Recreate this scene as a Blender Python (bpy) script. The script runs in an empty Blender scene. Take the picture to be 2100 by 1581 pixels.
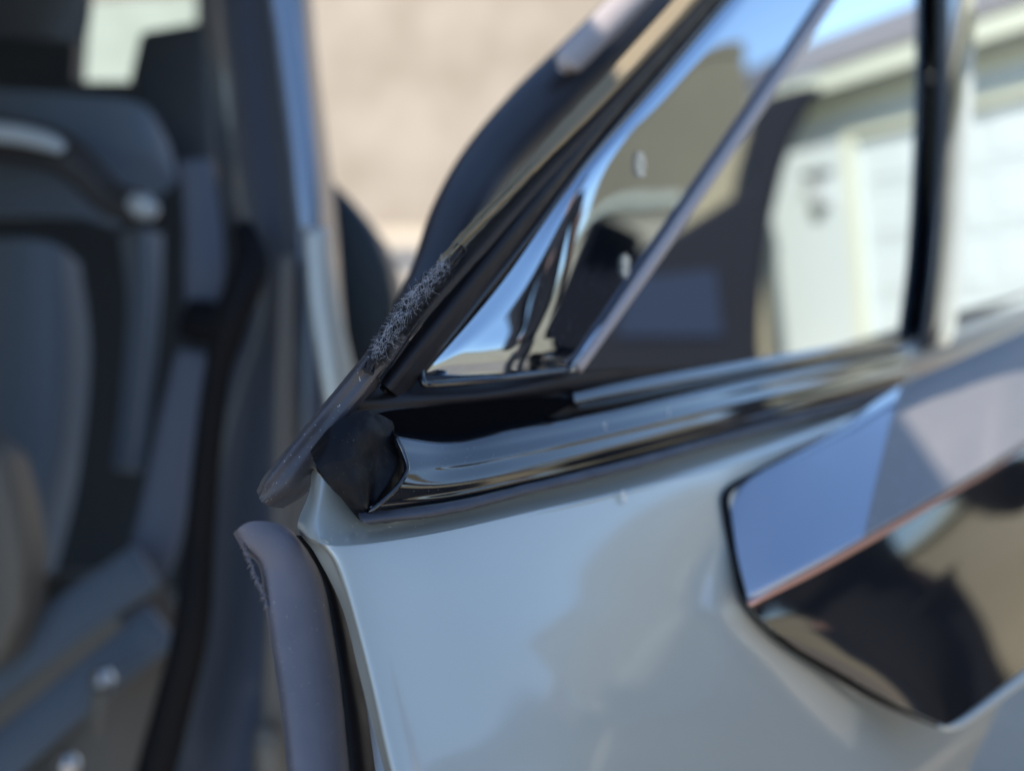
import bpy, bmesh, math, random
from mathutils import Vector, noise
random.seed(7)
R = math.radians
scene = bpy.context.scene
C = scene.collection
# ------------------------------------------------------------------ camera
F_PX, CX, CY = 2017.0, 1050.0, 790.5
PITCH = R(10)
CAM = Vector((0, 0, 1.05))
RT, UP, FW = Vector((1, 0, 0)), Vector((0, math.sin(PITCH), math.cos(PITCH))), Vector((0, math.cos(PITCH), -math.sin(PITCH)))
cd = bpy.data.cameras.new('camera'); cam = bpy.data.objects.new('camera', cd); C.objects.link(cam)
cam.location = CAM; cam.rotation_euler = (R(80), 0, 0)
cd.sensor_width = 36; cd.lens = 36 * F_PX / 2100
cd.clip_start = .005; cd.clip_end = 2000
cd.dof.use_dof = True; cd.dof.focus_distance = .2435; cd.dof.aperture_fstop = 5.8; cd.dof.aperture_blades = 0
scene.camera = cam
# ------------------------------------------------------------------ light
SUN_EL, SUN_AZ = R(38), R(-125)          # azimuth from +Y towards +X
w = bpy.data.worlds.new('World'); scene.world = w; w.use_nodes = True
nt = w.node_tree; bg = nt.nodes['Background']
sky = nt.nodes.new('ShaderNodeTexSky'); sky.sky_type = 'NISHITA'; sky.sun_disc = False
sky.sun_elevation = SUN_EL; sky.sun_rotation = SUN_AZ; sky.air_density = 1.0; sky.dust_density = .1; sky.ozone_density = 2.5
nt.links.new(sky.outputs[0], bg.inputs[0]); bg.inputs[1].default_value = .15
sd = Vector((math.sin(SUN_AZ) * math.cos(SUN_EL), math.cos(SUN_AZ) * math.cos(SUN_EL), math.sin(SUN_EL)))
ld = bpy.data.lights.new('sun', 'SUN'); ld.energy = 3.8; ld.angle = R(.5); ld.color = (1, .94, .84)
lo = bpy.data.objects.new('sun', ld); C.objects.link(lo); lo.rotation_euler = sd.to_track_quat('Z', 'Y').to_euler()
scene.view_settings.view_transform = 'Standard'; scene.view_settings.look = 'None'
scene.view_settings.exposure = 1.08; scene.view_settings.gamma = 1
scene.cycles.max_bounces = 10; scene.cycles.glossy_bounces = 6
# ------------------------------------------------------------------ frames
A = (RT * .598 + UP * .0703 + FW * .7987).normalized()       # along the car side, away from the camera
N0 = Vector((A.y, -A.x, 0)).normalized()                      # out of the car side
def ray(x, y): return RT * ((x - CX) / F_PX) + UP * ((CY - y) / F_PX) + FW
def P(x, y, d): return CAM + ray(x, y) * d
class Frame:
    def __init__(s, origin, lean):
        s.o = origin
        z = Vector((0, 0, 1)) * math.cos(lean) - N0 * math.sin(lean)
        s.a = A; s.n = A.cross(z).normalized()
        if s.n.dot(N0) < 0: s.n = -s.n
        s.v = s.n.cross(s.a)
        if s.v.z < 0: s.v = -s.v
    def __call__(s, x, y, o=0.0):
        r = ray(x, y); t = (s.o + s.n * o - CAM).dot(s.n) / r.dot(s.n)
        return CAM + r * t
    def refl(s, x, y, dist, o=0.0):
        p = s(x, y, o); d = (p - CAM).normalized(); d = d - 2 * d.dot(s.n) * s.n
        return p + d * dist
D = Frame(P(760, 1080, .232), R(27))                              # painted skin and mouldings
G = Frame(P(880, 775, .266), R(4))                            # side glass
MF = Frame(P(760, 1065, .2335), R(6))                         # waist moulding
def B(x, y, o=0.0): return G(x, y, o - .014 * min(max((y - 700) / 330, 0), 1))
# ------------------------------------------------------------------ object helpers
def link(name, bm, m, parent=None, smooth=True, label=None, kind=None):
    me = bpy.data.meshes.new(name); bmesh.ops.recalc_face_normals(bm, faces=bm.faces); bm.to_mesh(me); bm.free()
    if smooth: me.shade_smooth()
    me.materials.append(m)
    o = bpy.data.objects.new(name, me); C.objects.link(o)
    if parent: o.parent = parent; o.matrix_parent_inverse = parent.matrix_world.inverted()
    if label: o['label'] = label
    if kind: o['kind'] = kind
    return o
def tag(o, label, cat, group=None):
    o['label'] = label; o['category'] = cat
    if group: o['group'] = group
    return o
def empty(name, loc, parent=None):
    o = bpy.data.objects.new(name, None); C.objects.link(o); o.empty_display_size = .05
    if parent: o.parent = parent
    o.location = loc
    bpy.context.view_layer.update()
    return o
def cr(p, t):                                                 # Catmull-Rom through p, t in 0..len-1
    i = min(int(t), len(p) - 2); f = t - i
    p1, p2 = p[i], p[i + 1]
    p0 = p[i - 1] if i > 0 else p1 * 2 - p2
    p3 = p[i + 2] if i + 2 < len(p) else p2 * 2 - p1
    return .5 * (2 * p1 + (p2 - p0) * f + (2 * p0 - 5 * p1 + 4 * p2 - p3) * f * f + (3 * p1 - p0 - 3 * p2 + p3) * f ** 3)
def loft(name, rows, m, parent=None, nu=8, nv=8, thick=.0015, rough=0, rs=300, label=None, kind=None, closed=False):
    """rows of control points -> smooth sheet with real thickness (pushed away from the camera)"""
    cols = len(rows[0]); U = (cols - 1) * nu; 
    fine = [[cr(r, i / nu) for i in range(U + 1)] for r in rows]
    V = (len(rows) - 1) * nv
    grid = [[cr([fine[k][i] for k in range(len(rows))], j / nv) for i in range(U + 1)] for j in range(V + 1)]
    bm = bmesh.new(); vs = []
    nrm = [[None] * (U + 1) for _ in range(V + 1)]
    for j in range(V + 1):
        for i in range(U + 1):
            du = grid[j][min(i + 1, U)] - grid[j][max(i - 1, 0)]
            dv = grid[min(j + 1, V)][i] - grid[max(j - 1, 0)][i]
            n = du.cross(dv); n = n.normalized() if n.length > 1e-12 else Vector((0, -1, 0))
            nrm[j][i] = n
    mid = nrm[V // 2][U // 2]
    if mid.dot(CAM - grid[V // 2][U // 2]) < 0:
        for r in nrm:
            for i in range(len(r)): r[i] = -r[i]
    if rough:
        for j in range(V + 1):
            for i in range(U + 1):
                p = grid[j][i]; k = noise.noise(p * rs) + .5 * noise.noise(p * rs * 2.3)
                grid[j][i] = p + nrm[j][i] * k * rough
    front = [[bm.verts.new(p) for p in r] for r in grid]
    for j in range(V):
        for i in range(U): bm.faces.new((front[j][i], front[j][i + 1], front[j + 1][i + 1], front[j + 1][i]))
    if thick:
        back = [[bm.verts.new(grid[j][i] - nrm[j][i] * thick) for i in range(U + 1)] for j in range(V + 1)]
        for j in range(V):
            for i in range(U): bm.faces.new((back[j + 1][i], back[j + 1][i + 1], back[j][i + 1], back[j][i]))
        for j in range(V):
            bm.faces.new((front[j][0], front[j + 1][0], back[j + 1][0], back[j][0]))
            bm.faces.new((front[j + 1][U], front[j][U], back[j][U], back[j + 1][U]))
        for i in range(U):
            bm.faces.new((front[0][i + 1], front[0][i], back[0][i], back[0][i + 1]))
            bm.faces.new((front[V][i], front[V][i + 1], back[V][i + 1], back[V][i]))
    bmesh.ops.remove_doubles(bm, verts=bm.verts, dist=1e-6)
    o = link(name, bm, m, parent, True, label, kind)
    o.data.set_sharp_from_angle(angle=R(50))
    return o
def tube(bm, pts, rad, seg=10, flat=1.0, ref=None, n=8, cap=True):
    """tube through pts (Catmull-Rom); rad number or list; flat squeezes it along ref"""
    rads = rad if isinstance(rad, (list, tuple)) else [rad] * len(pts)
    T = (len(pts) - 1) * n; path = [cr(pts, i / n) for i in range(T + 1)]
    rr = [rads[min(i // n, len(rads) - 2)] * (1 - (i / n - min(i // n, len(rads) - 2))) + rads[min(i // n, len(rads) - 2) + 1] * (i / n - min(i // n, len(rads) - 2)) for i in range(T + 1)]
    rings = []; ref = ref or Vector((.3, -.8, .5))
    for i, p in enumerate(path):
        t = (path[min(i + 1, T)] - path[max(i - 1, 0)]).normalized()
        b = t.cross(ref).normalized(); c = b.cross(t)
        rings.append([bm.verts.new(p + (b * math.cos(k * math.tau / seg) + c * flat * math.sin(k * math.tau / seg)) * rr[i]) for k in range(seg)])
    for i in range(T):
        for k in range(seg): bm.faces.new((rings[i][k], rings[i][(k + 1) % seg], rings[i + 1][(k + 1) % seg], rings[i + 1][k]))
    if cap: bm.faces.new(rings[0][::-1]); bm.faces.new(rings[-1])
def box(bm, lo, hi):
    vs = [bm.verts.new((x, y, z)) for x in (lo[0], hi[0]) for y in (lo[1], hi[1]) for z in (lo[2], hi[2])]
    for f in ((0, 1, 3, 2), (4, 6, 7, 5), (0, 4, 5, 1), (2, 3, 7, 6), (0, 2, 6, 4), (1, 5, 7, 3)): bm.faces.new([vs[i] for i in f])
def obox(bm, o, x, y, z, x0, x1, y0, y1, z0, z1):
    vs = [bm.verts.new(o + x * a + y * b + z * c) for a in (x0, x1) for b in (y0, y1) for c in (z0, z1)]
    for f in ((0, 1, 3, 2), (4, 6, 7, 5), (0, 4, 5, 1), (2, 3, 7, 6), (0, 2, 6, 4), (1, 5, 7, 3)): bm.faces.new([vs[i] for i in f])
def bevel(o, w_, seg=3):
    b = o.modifiers.new('bevel', 'BEVEL'); b.width = w_; b.segments = seg; b.limit_method = 'ANGLE'; b.angle_limit = R(40); return o
# ------------------------------------------------------------------ materials
def mat(name, col, rough=.5, metal=0, spec=.5, coat=0, coat_r=.02, sheen=0, col2=None, nscale=20, bump=0, bscale=200, rvar=0, ior=1.5, specks=None, aniso=None):
    m = bpy.data.materials.new(name); m.use_nodes = True; t = m.node_tree; b = t.nodes['Principled BSDF']
    b.inputs['Base Color'].default_value = (*col, 1); b.inputs['Roughness'].default_value = rough
    b.inputs['Metallic'].default_value = metal; b.inputs['Specular IOR Level'].default_value = spec
    b.inputs['Coat Weight'].default_value = coat; b.inputs['Coat Roughness'].default_value = coat_r
    b.inputs['Sheen Weight'].default_value = sheen; b.inputs['IOR'].default_value = ior
    tc = t.nodes.new('ShaderNodeTexCoord')
    def nz(sc, det=6, vec=None):
        n = t.nodes.new('ShaderNodeTexNoise'); n.inputs['Scale'].default_value = sc; n.inputs['Detail'].default_value = det
        t.links.new(vec or tc.outputs['Object'], n.inputs['Vector']); return n
    src = None
    if col2:
        n = nz(nscale); r = t.nodes.new('ShaderNodeValToRGB')
        r.color_ramp.elements[0].position = .35; r.color_ramp.elements[1].position = .65
        r.color_ramp.elements[0].color = (*col, 1); r.color_ramp.elements[1].color = (*col2, 1)
        t.links.new(n.outputs['Fac'], r.inputs[0]); src = r.outputs[0]
    if specks:                                                # (colour, scale, threshold) fine dust and scratches
        c3, sc, th = specks
        n = nz(sc, 3); r = t.nodes.new('ShaderNodeValToRGB')
        r.color_ramp.elements[0].position = th; r.color_ramp.elements[1].position = min(th + .04, 1)
        mx = t.nodes.new('ShaderNodeMix'); mx.data_type = 'RGBA'
        t.links.new(n.outputs['Fac'], r.inputs[0]); t.links.new(r.outputs[0], mx.inputs[0])
        if src: t.links.new(src, mx.inputs[6])
        else: mx.inputs[6].default_value = (*col, 1)
        mx.inputs[7].default_value = (*c3, 1); src = mx.outputs[2]
    if src: t.links.new(src, b.inputs['Base Color'])
    if rvar:
        n = nz(nscale * 1.7); mr = t.nodes.new('ShaderNodeMapRange'); mr.inputs[1].default_value = .3; mr.inputs[2].default_value = .7
        mr.inputs[3].default_value = max(rough - rvar, 0); mr.inputs[4].default_value = rough + rvar
        t.links.new(n.outputs['Fac'], mr.inputs[0]); t.links.new(mr.outputs[0], b.inputs['Roughness'])
    if bump:
        n = nz(bscale, 8); bp = t.nodes.new('ShaderNodeBump'); bp.inputs['Strength'].default_value = 1
        bp.inputs['Distance'].default_value = bump
        t.links.new(n.outputs['Fac'], bp.inputs['Height']); t.links.new(bp.outputs[0], b.inputs['Normal'])
    return m
M = {}
M['paint'] = mat('sage_paint', (.42, .43, .395), .34, .25, .5, coat=1, coat_r=.07, specks=((.45, .49, .5), 3200, .66))
M['gloss'] = mat('gloss_black', (.008, .009, .012), .05, 0, .5, coat=.7, coat_r=.012, ior=1.6)
M['glass'] = mat('privacy_glass', (.31, .36, .43), .015, 1.0)
M['glass2'] = mat('clear_mirror_glass', (.72, .78, .82), .015, 1.0)
M['matte'] = mat('matte_black_plastic', (.009, .008, .011), .45, 0, .3, bump=.00004, bscale=3000, rvar=.08, nscale=60)
M['rubber'] = mat('weathered_rubber', (.045, .045, .058), .5, 0, .45, col2=(.06, .06, .075), nscale=90, bump=.00005, bscale=1800, rvar=.08, specks=((.2, .19, .2), 900, .73))
M['seal'] = mat('grey_purple_rubber', (.085, .09, .118), .6, 0, .35, col2=(.125, .12, .145), nscale=50, bump=.00002, bscale=1500, specks=((.3, .29, .3), 700, .72))
M['seal2'] = mat('dusty_grey_rubber', (.045, .046, .062), .45, 0, .5, col2=(.05, .045, .05), nscale=70, bump=.00006, bscale=900, rvar=.1, specks=((.3, .3, .33), 1300, .68))
M['white_fleck2'] = mat('pale_dust', (.42, .42, .42), .8)
M['rubber2'] = mat('black_rubber', (.003, .003, .005), .58, 0, .22, sheen=0, bump=.00025, bscale=420, rvar=.1, nscale=150, specks=((.12, .12, .13), 2200, .74))
M['felt'] = mat('black_felt', (.016, .015, .019), .9, spec=.2, sheen=.1, bump=.0004, bscale=2500)
M['fibre'] = mat('grey_fibre', (.42, .45, .52), .6)
M['fibre2'] = mat('black_fibre', (.03, .032, .042), .6)
M['white_fleck'] = mat('white_glint_scratch', (.85, .82, .72), .35)  # colours the painted glint tufts and the paint scratches
M['handle_sunlit'] = mat('dusty_satin_sunlit', (.22, .205, .20), .6, 0, .3, coat=0, coat_r=.06, ior=1.8, specks=((.55, .54, .55), 700, .68))
M['handle_shaded'] = mat('satin_plastic_shaded', (.22, .27, .37), .12, 0, .8, coat=.6, coat_r=.05, ior=1.9)
M['copper'] = mat('reddish_trim', (.62, .34, .27), .3, .5)
M['seat'] = mat('blue_grey_fabric', (.085, .115, .16), .75, sheen=.2, bump=.0003, bscale=900)
M['trim'] = mat('dark_cabin_plastic', (.03, .037, .05), .5)
M['black'] = mat('black_gap', (.004, .004, .006), .7, spec=.2)
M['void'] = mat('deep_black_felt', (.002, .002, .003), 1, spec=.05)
M['belt'] = mat('seat_belt_webbing', (.09, .11, .155), .7, bump=.0004, bscale=700)
M['tan'] = mat('tan_plastic', (.12, .11, .095), .5)
M['label'] = mat('pale_label_highlight', (.45, .5, .54), .5)  # also colours the painted highlight on the seat loop
M['steel'] = mat('bright_steel', (.6, .58, .56), .25, 1)
M['stucco'] = mat('beige_stucco', (.235, .195, .152), .9, col2=(.295, .25, .205), nscale=.45, bump=.01, bscale=30)
M['olive'] = mat('olive_stucco', (.30, .255, .165), .9, col2=(.33, .28, .18), nscale=1.5, bump=.01, bscale=30)
M['white'] = mat('white_painted_wood', (.50, .55, .55), .5)
M['cream'] = mat('cream_trim', (.55, .56, .44), .6)
M['creamwall'] = mat('cream_render', (.42, .37, .26), .9, col2=(.46, .41, .30), nscale=3, bump=.004, bscale=50)
M['shingle'] = mat('roof_shingle', (.16, .15, .15), .9, col2=(.22, .2, .19), nscale=8)
M['concrete'] = mat('pale_concrete', (.38, .32, .25), .9, col2=(.44, .375, .295), nscale=2.5, bump=.004, bscale=60)
M['dark_win'] = mat('dark_pane', (.02, .025, .03), .05, 0, .5)
M['leaf'] = mat('leaf_green', (.08, .12, .04), .7)
# ------------------------------------------------------------------ ground and far surroundings
bm = bmesh.new(); g = 30
for i in range(g + 1):
    for j in range(g + 1):
        x = (i / g - .5); y = (j / g - .5); bm.verts.new((x * abs(x) * 2400, y * abs(y) * 2400, 0))
bm.verts.ensure_lookup_table()
for i in range(g):
    for j in range(g):
        q = i * (g + 1) + j; bm.faces.new([bm.verts[k] for k in (q, q + g + 1, q + g + 2, q + 1)])
o = link('ground', bm, M['concrete'], kind='structure'); o['label'] = 'pale sunlit concrete ground'
# ------------------------------------------------------------------ the car
car = empty('parked_car', (0, 0, 0))
tag(car, 'sage grey car with its rear door open, seen close up at the door corner', 'car')
# painted skin of the open rear door
def rowD(pts): return [D(*p) for p in pts]
main_o = 0.0
skin_rows = [
 rowD([(640, 958, -.016), (668, 985, -.010), (752, 1058, -.007), (900, 1030, -.007), (1100, 985, -.007), (1300, 935, -.007), (1600, 850, -.007), (1900, 752, -.007), (2075, 700, -.007)]),
 rowD([(634, 1010, -.016), (655, 1040, -.009), (725, 1088, -.005), (900, 1062, -.005), (1100, 1018, -.005), (1300, 970, -.005), (1600, 880, -.005), (1900, 778, -.005), (2080, 730, -.005)]),
 rowD([(611, 1070, -.015), (640, 1098, -.007), (703, 1114, -.0015), (890, 1090, -.001), (1100, 1045, -.001), (1300, 1000, -.001), (1570, 925, -.001), (1900, 810, -.001), (2090, 760, -.001)]),
 rowD([(618, 1098, -.015), (648, 1112, -.007), (706, 1126, -.0004), (890, 1104, 0), (1100, 1060, 0), (1300, 1018, 0), (1560, 955, 0), (1900, 840, 0), (2095, 790, 0)]),
 rowD([(642, 1140, -.013), (672, 1150, -.007), (714, 1175, -.0003), (890, 1190, .001), (1100, 1190, .0015), (1300, 1190, .0015), (1470, 1180, .001), (1900, 1150, -.006), (2110, 1130, -.006)]),
 rowD([(686, 1250, -.012), (706, 1258, -.006), (729, 1280, -.0003), (890, 1300, .001), (1100, 1300, .002), (1330, 1300, .002), (1540, 1290, .001), (1900, 1300, -.006), (2110, 1250, -.006)]),
 rowD([(712, 1400, -.011), (730, 1405, -.006), (750, 1420, -.0003), (900, 1440, .001), (1150, 1450, .002), (1400, 1455, .002), (1650, 1450, .0), (1900, 1480, -.003), (2060, 1415, -.006)]),
 rowD([(738, 1560, -.011), (752, 1565, -.006), (768, 1580, -.0003), (900, 1590, .001), (1150, 1600, .001), (1400, 1605, .001), (1650, 1610, .0), (1850, 1620, -.001), (1975, 1600, -.006)]),
 rowD([(770, 1760, -.011), (782, 1765, -.006), (800, 1780, -.0003), (920, 1800, 0), (1150, 1820, 0), (1400, 1820, 0), (1650, 1820, -.001), (1760, 1820, -.003), (1860, 1780, -.008)]),
]
for j_, r_ in enumerate(skin_rows):          # the panel leans out further towards its rear edge
    y_ = (0, 0, 0, 0, 75, 190, 325, 480, 700)[j_]
    for i_ in range(len(r_)): r_[i_] = r_[i_] + D.n * (y_ * 1.45e-5 * (1, 1, 1, 1, 1, .55, .1, 0, 0)[i_])
skin = loft('door_skin', skin_rows, M['paint'], car, nu=12, nv=10, thick=.0012)
# moulding along the waist
XS = (925, 1050, 1250, 1500, 1860)
prof = [  # y at each station, outward offset; first point given apart
 ((806, 886, -.010), (893, 868, 832, 780, 712), -.012),
 ((812, 898, -.0052), (908, 884, 846, 791, 720), -.0060),
 ((826, 930, -.0034), (934, 913, 872, 815, 736), -.0036),
 ((833, 950, -.0022), (952, 931, 888, 829, 745), -.0021),
 ((832, 968, -.0010), (964, 942, 898, 838, 751), -.0016),
 ((815, 996, .0), (990, 967, 921, 858, 765), -.0002),
 ((790, 1022, .0002), (1008, 982, 936, 870, 775), .0),
 ((764, 1044, .0), (1024, 997, 950, 881, 784), -.0001),
 ((747, 1058, -.003), (1037, 1009, 962, 892, 793), -.0045)]
mould_rows = [[MF(*a)] + [MF(x, y, o) for x, y in zip(XS, ys)] for a, ys, o in prof]
loft('waist_moulding', mould_rows, M['gloss'], car, nu=10, nv=8, thick=.001)
rim = bmesh.new()
tube(rim, [MF(804, 884, -.0095), MF(814, 900, -.0045), MF(828, 930, -.0026), MF(835, 952, -.0014), MF(834, 968, -.0004), MF(817, 996, .0004), MF(791, 1022, .0005), MF(764, 1045, .0003), MF(748, 1058, -.002)], [.0003, .0006, .0007, .0006, .0006, .0006, .0006, .0005, .0004], 12)
link('moulding_end_rim', rim, M['gloss'], car)
lip_rows = [
 rowD([(736, 1052, -.001), (925, 1030, .001), (1100, 988, .001), (1300, 940, .001), (1500, 886, .001), (1860, 788, .001)]),
 rowD([(742, 1066, .002), (925, 1042, .002), (1100, 1000, .002), (1300, 952, .002), (1500, 896, .002), (1860, 796, .002)]),
 rowD([(752, 1074, .001), (925, 1052, .001), (1100, 1008, .001), (1300, 960, .001), (1500, 902, .001), (1860, 800, .001)]),
 rowD([(760, 1076, -.005), (925, 1053, -.005), (1100, 1009, -.005), (1300, 962, -.005), (1500, 904, -.005), (1860, 803, -.005)]),
]
loft('moulding_lip', lip_rows, M['rubber'], car, nu=10, nv=5, thick=.0006, rough=.0003, rs=300)
# rubber cap that closes the moulding
cap_rows = [
 [MF(*q) for q in ((636, 925, -.012), (690, 866, -.009), (752, 842, -.009), (795, 858, -.011), (815, 880, -.013))],
 [MF(*q) for q in ((646, 950, -.007), (700, 905, -.005), (765, 880, -.006), (800, 886, -.008), (818, 895, -.013))],
 [MF(*q) for q in ((665, 980, -.005), (715, 955, -.0025), (770, 930, -.0055), (818, 925, -.006), (845, 932, -.010))],
 [MF(*q) for q in ((696, 1018, -.0035), (732, 1000, -.0015), (770, 975, -.0045), (815, 960, -.004), (840, 962, -.008))],
 [MF(*q) for q in ((732, 1060, -.003), (746, 1046, -.001), (762, 1028, -.0035), (790, 1005, -.003), (820, 1000, -.006))],
 [MF(*q) for q in ((742, 1068, -.006), (750, 1060, -.003), (762, 1050, -.0035), (776, 1040, -.0035), (795, 1030, -.006))],
]
loft('moulding_end_cap', cap_rows, M['rubber2'], car, nu=20, nv=18, thick=.002, rough=.00045, rs=150)
# inner waist seal: brownish shelf, black slot and far blue-lit trim
shelf = [
 [G(*q) for q in ((760, 735, -.014), (860, 745, -.014), (1000, 735, -.012), (1200, 722, -.005), (1500, 690, -.004), (1880, 655, -.004))],
 [G(*q) for q in ((755, 762, -.012), (860, 765, -.012), (1000, 757, -.010), (1200, 745, -.0035), (1500, 722, -.0025), (1880, 678, -.0025))],
 [G(*q) for q in ((730, 818, -.005), (830, 812, -.005), (1000, 806, -.0025), (1200, 780, -.002), (1500, 742, -.002), (1880, 690, -.002))],
 [G(*q) for q in ((700, 850, -.005), (830, 838, -.004), (1000, 828, -.004), (1200, 802, -.004), (1500, 758, -.004), (1880, 700, -.004))],
 [MF(*q) for q in ((690, 880, -.014), (830, 860, -.014), (1000, 845, -.014), (1200, 815, -.0125), (1500, 772, -.0115), (1880, 706, -.0115))],
 [MF(*q) for q in ((690, 930, -.014), (830, 915, -.014), (1000, 900, -.014), (1200, 870, -.0125), (1500, 800, -.012), (1880, 725, -.012))],
]
loft('waist_seal', shelf, M['matte'], car, nu=10, nv=8, thick=.002)
inner = [
 [G(*q) for q in ((1176, 800, -.003), (1300, 772, -.003), (1500, 736, -.003), (1700, 702, -.003), (1870, 676, -.003))],
 [G(*q) for q in ((1176, 808, -.0005), (1300, 782, -.0008), (1500, 745, -.001), (1700, 711, -.001), (1870, 684, -.001))],
 [G(*q) for q in ((1180, 826, .0012), (1300, 802, .0012), (1500, 764, .0012), (1700, 727, .0012), (1870, 698, .0012))],
 [G(*q) for q in ((1190, 838, .0004), (1300, 818, .0004), (1500, 777, .0004), (1700, 738, .0004), (1870, 706, .0004))],
]
loft('inner_waist_trim', inner, M['gloss'], car, nu=10, nv=6, thick=.002)
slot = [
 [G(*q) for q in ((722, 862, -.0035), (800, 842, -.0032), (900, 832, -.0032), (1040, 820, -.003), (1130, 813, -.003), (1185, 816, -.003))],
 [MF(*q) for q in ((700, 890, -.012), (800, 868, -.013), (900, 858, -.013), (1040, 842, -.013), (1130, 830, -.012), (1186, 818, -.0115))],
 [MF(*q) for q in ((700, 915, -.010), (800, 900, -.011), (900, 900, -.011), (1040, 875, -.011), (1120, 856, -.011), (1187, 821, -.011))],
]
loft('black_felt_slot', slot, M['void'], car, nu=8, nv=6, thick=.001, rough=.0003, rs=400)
# glass
glass_o = 0
tri = [
 [G(872, 769, -.0080), G(890, 745, -.0068), G(1030, 580, -.0042), G(1190, 357, -.0016), G(1350, 175, -.0012), G(1500, 0, -.0010), G(1600, -110, -.0010)],
 [G(925, 771, -.0062), G(955, 722, -.0046), G(1080, 595, -.0018), G(1205, 370, -.0005), G(1365, 190, -.0003), G(1517, 8, -.0002), G(1617, -107, 0)],
 [G(1030, 765, -.0024), G(1060, 712, -.0008), G(1135, 615, .0001), G(1228, 400, 0), G(1385, 210, 0), G(1540, 15, 0), G(1640, -103, 0)],
 [G(1095, 759, -.0012), G(1115, 715, 0), G(1165, 650, .0001), G(1300, 440, 0), G(1450, 260, 0), G(1620, 20, 0), G(1720, -100, 0)],
 [G(1170, 750, -.0008), G(1190, 725, 0), G(1225, 675, 0), G(1380, 480, 0), G(1530, 270, 0), G(1690, 20, 0), G(1790, -120, 0)],
]
loft('quarter_glass', tri, M['glass'], car, nu=12, nv=12, thick=.002)
qe = bmesh.new()
tube(qe, [G(1178, 758, -.001), G(1020, 777, -.0015), G(890, 788, -.0045), G(868, 784, -.0050), G(864, 762, -.007), G(872, 748, -.007), G(950, 655, -.0058), G(1090, 478, -.0035), G(1190, 345, -.0018), G(1340, 170, -.001), G(1600, -130, -.001)], .0011, 10)
link('quarter_glass_edging', qe, M['gloss'], car)
W = [
 [G(1690, -120, -.001), G(1800, -120, -.001), G(1960, -120, -.001)],
 [G(1520, 260, -.001), G(1740, 250, -.001), G(1950, 240, -.001)],
 [G(1300, 560, -.001), G(1600, 520, -.001), G(1940, 480, -.001)],
 [G(1180, 760, -.001), G(1560, 740, -.001), G(1930, 700, -.001)],
]
loft('door_glass', W, M['glass2'], car, nu=8, nv=8, thick=.003)
W2 = [
 [G(1960, -160, -.002), G(2100, -160, -.002), G(2250, -160, -.002)],
 [G(1950, 300, -.002), G(2100, 300, -.002), G(2250, 300, -.002)],
 [G(1930, 700, -.002), G(2100, 680, -.002), G(2250, 670, -.002)],
]
loft('front_door_glass', W2, M['glass2'], car, nu=4, nv=4, thick=.003)
dv = bmesh.new()
tube(dv, [G(1186, 756, .0015), G(1380, 475, .0015), G(1560, 212, .0015), G(1720, -30, .0015), G(1790, -140, .0015)], [.0020, .0030, .0036, .004, .004], 12, ref=G.n, flat=.7)
link('window_divider', dv, mat('satin_divider', (.30, .27, .28), .35), car)
pil = [
 [G(1928, -150, .002), G(1940, -150, .008), G(1975, -150, .010), G(2000, -150, .004)],
 [G(1924, 200, .002), G(1936, 200, .008), G(1972, 200, .010), G(1996, 200, .004)],
 [G(1905, 500, .002), G(1920, 500, .008), G(1955, 500, .010), G(1980, 500, .004)],
 [G(1878, 720, .002), G(1895, 715, .008), G(1925, 710, .010), G(1955, 710, .004)],
]
loft('pillar_cover', pil, M['gloss'], car, nu=6, nv=6, thick=.004)
# diagonal frame strips
def strip(name, cl, halfw, outs, m, n=6, **k):
    """band that follows a centre line (pixels) with a bulged section; outs = offsets across"""
    rows = []
    for q in range(len(outs)):
        f = q / (len(outs) - 1) * 2 - 1; r = []
        for i, (x, y, h) in enumerate(cl):
            a_, b_ = cl[max(i - 1, 0)], cl[min(i + 1, len(cl) - 1)]
            t = Vector((b_[0] - a_[0], b_[1] - a_[1])).normalized()
            nx, ny = -t.y, t.x
            r.append(G(x + nx * h * f, y + ny * h * f, outs[q] + halfw))
        rows.append(r)
    return loft(name, rows, m, car, nu=8, nv=n, **k)
strip('window_channel', [(800, 800, 30), (870, 715, 34), (985, 575, 36), (1130, 395, 38), (1290, 200, 38), (1500, -50, 38), (1620, -190, 38)], 0, [-.004, -.001, -.0005, -.004, -.007], M['matte'], thick=.003)
strip('window_outer_lip', [(770, 770, 14), (860, 640, 20), (960, 525, 22), (1100, 365, 24), (1240, 215, 24), (1420, 5, 26), (1560, -160, 26)], 0, [-.007, -.003, .0005, .0015, -.002], M['felt'], thick=.002, rough=.0002, rs=500)
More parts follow.
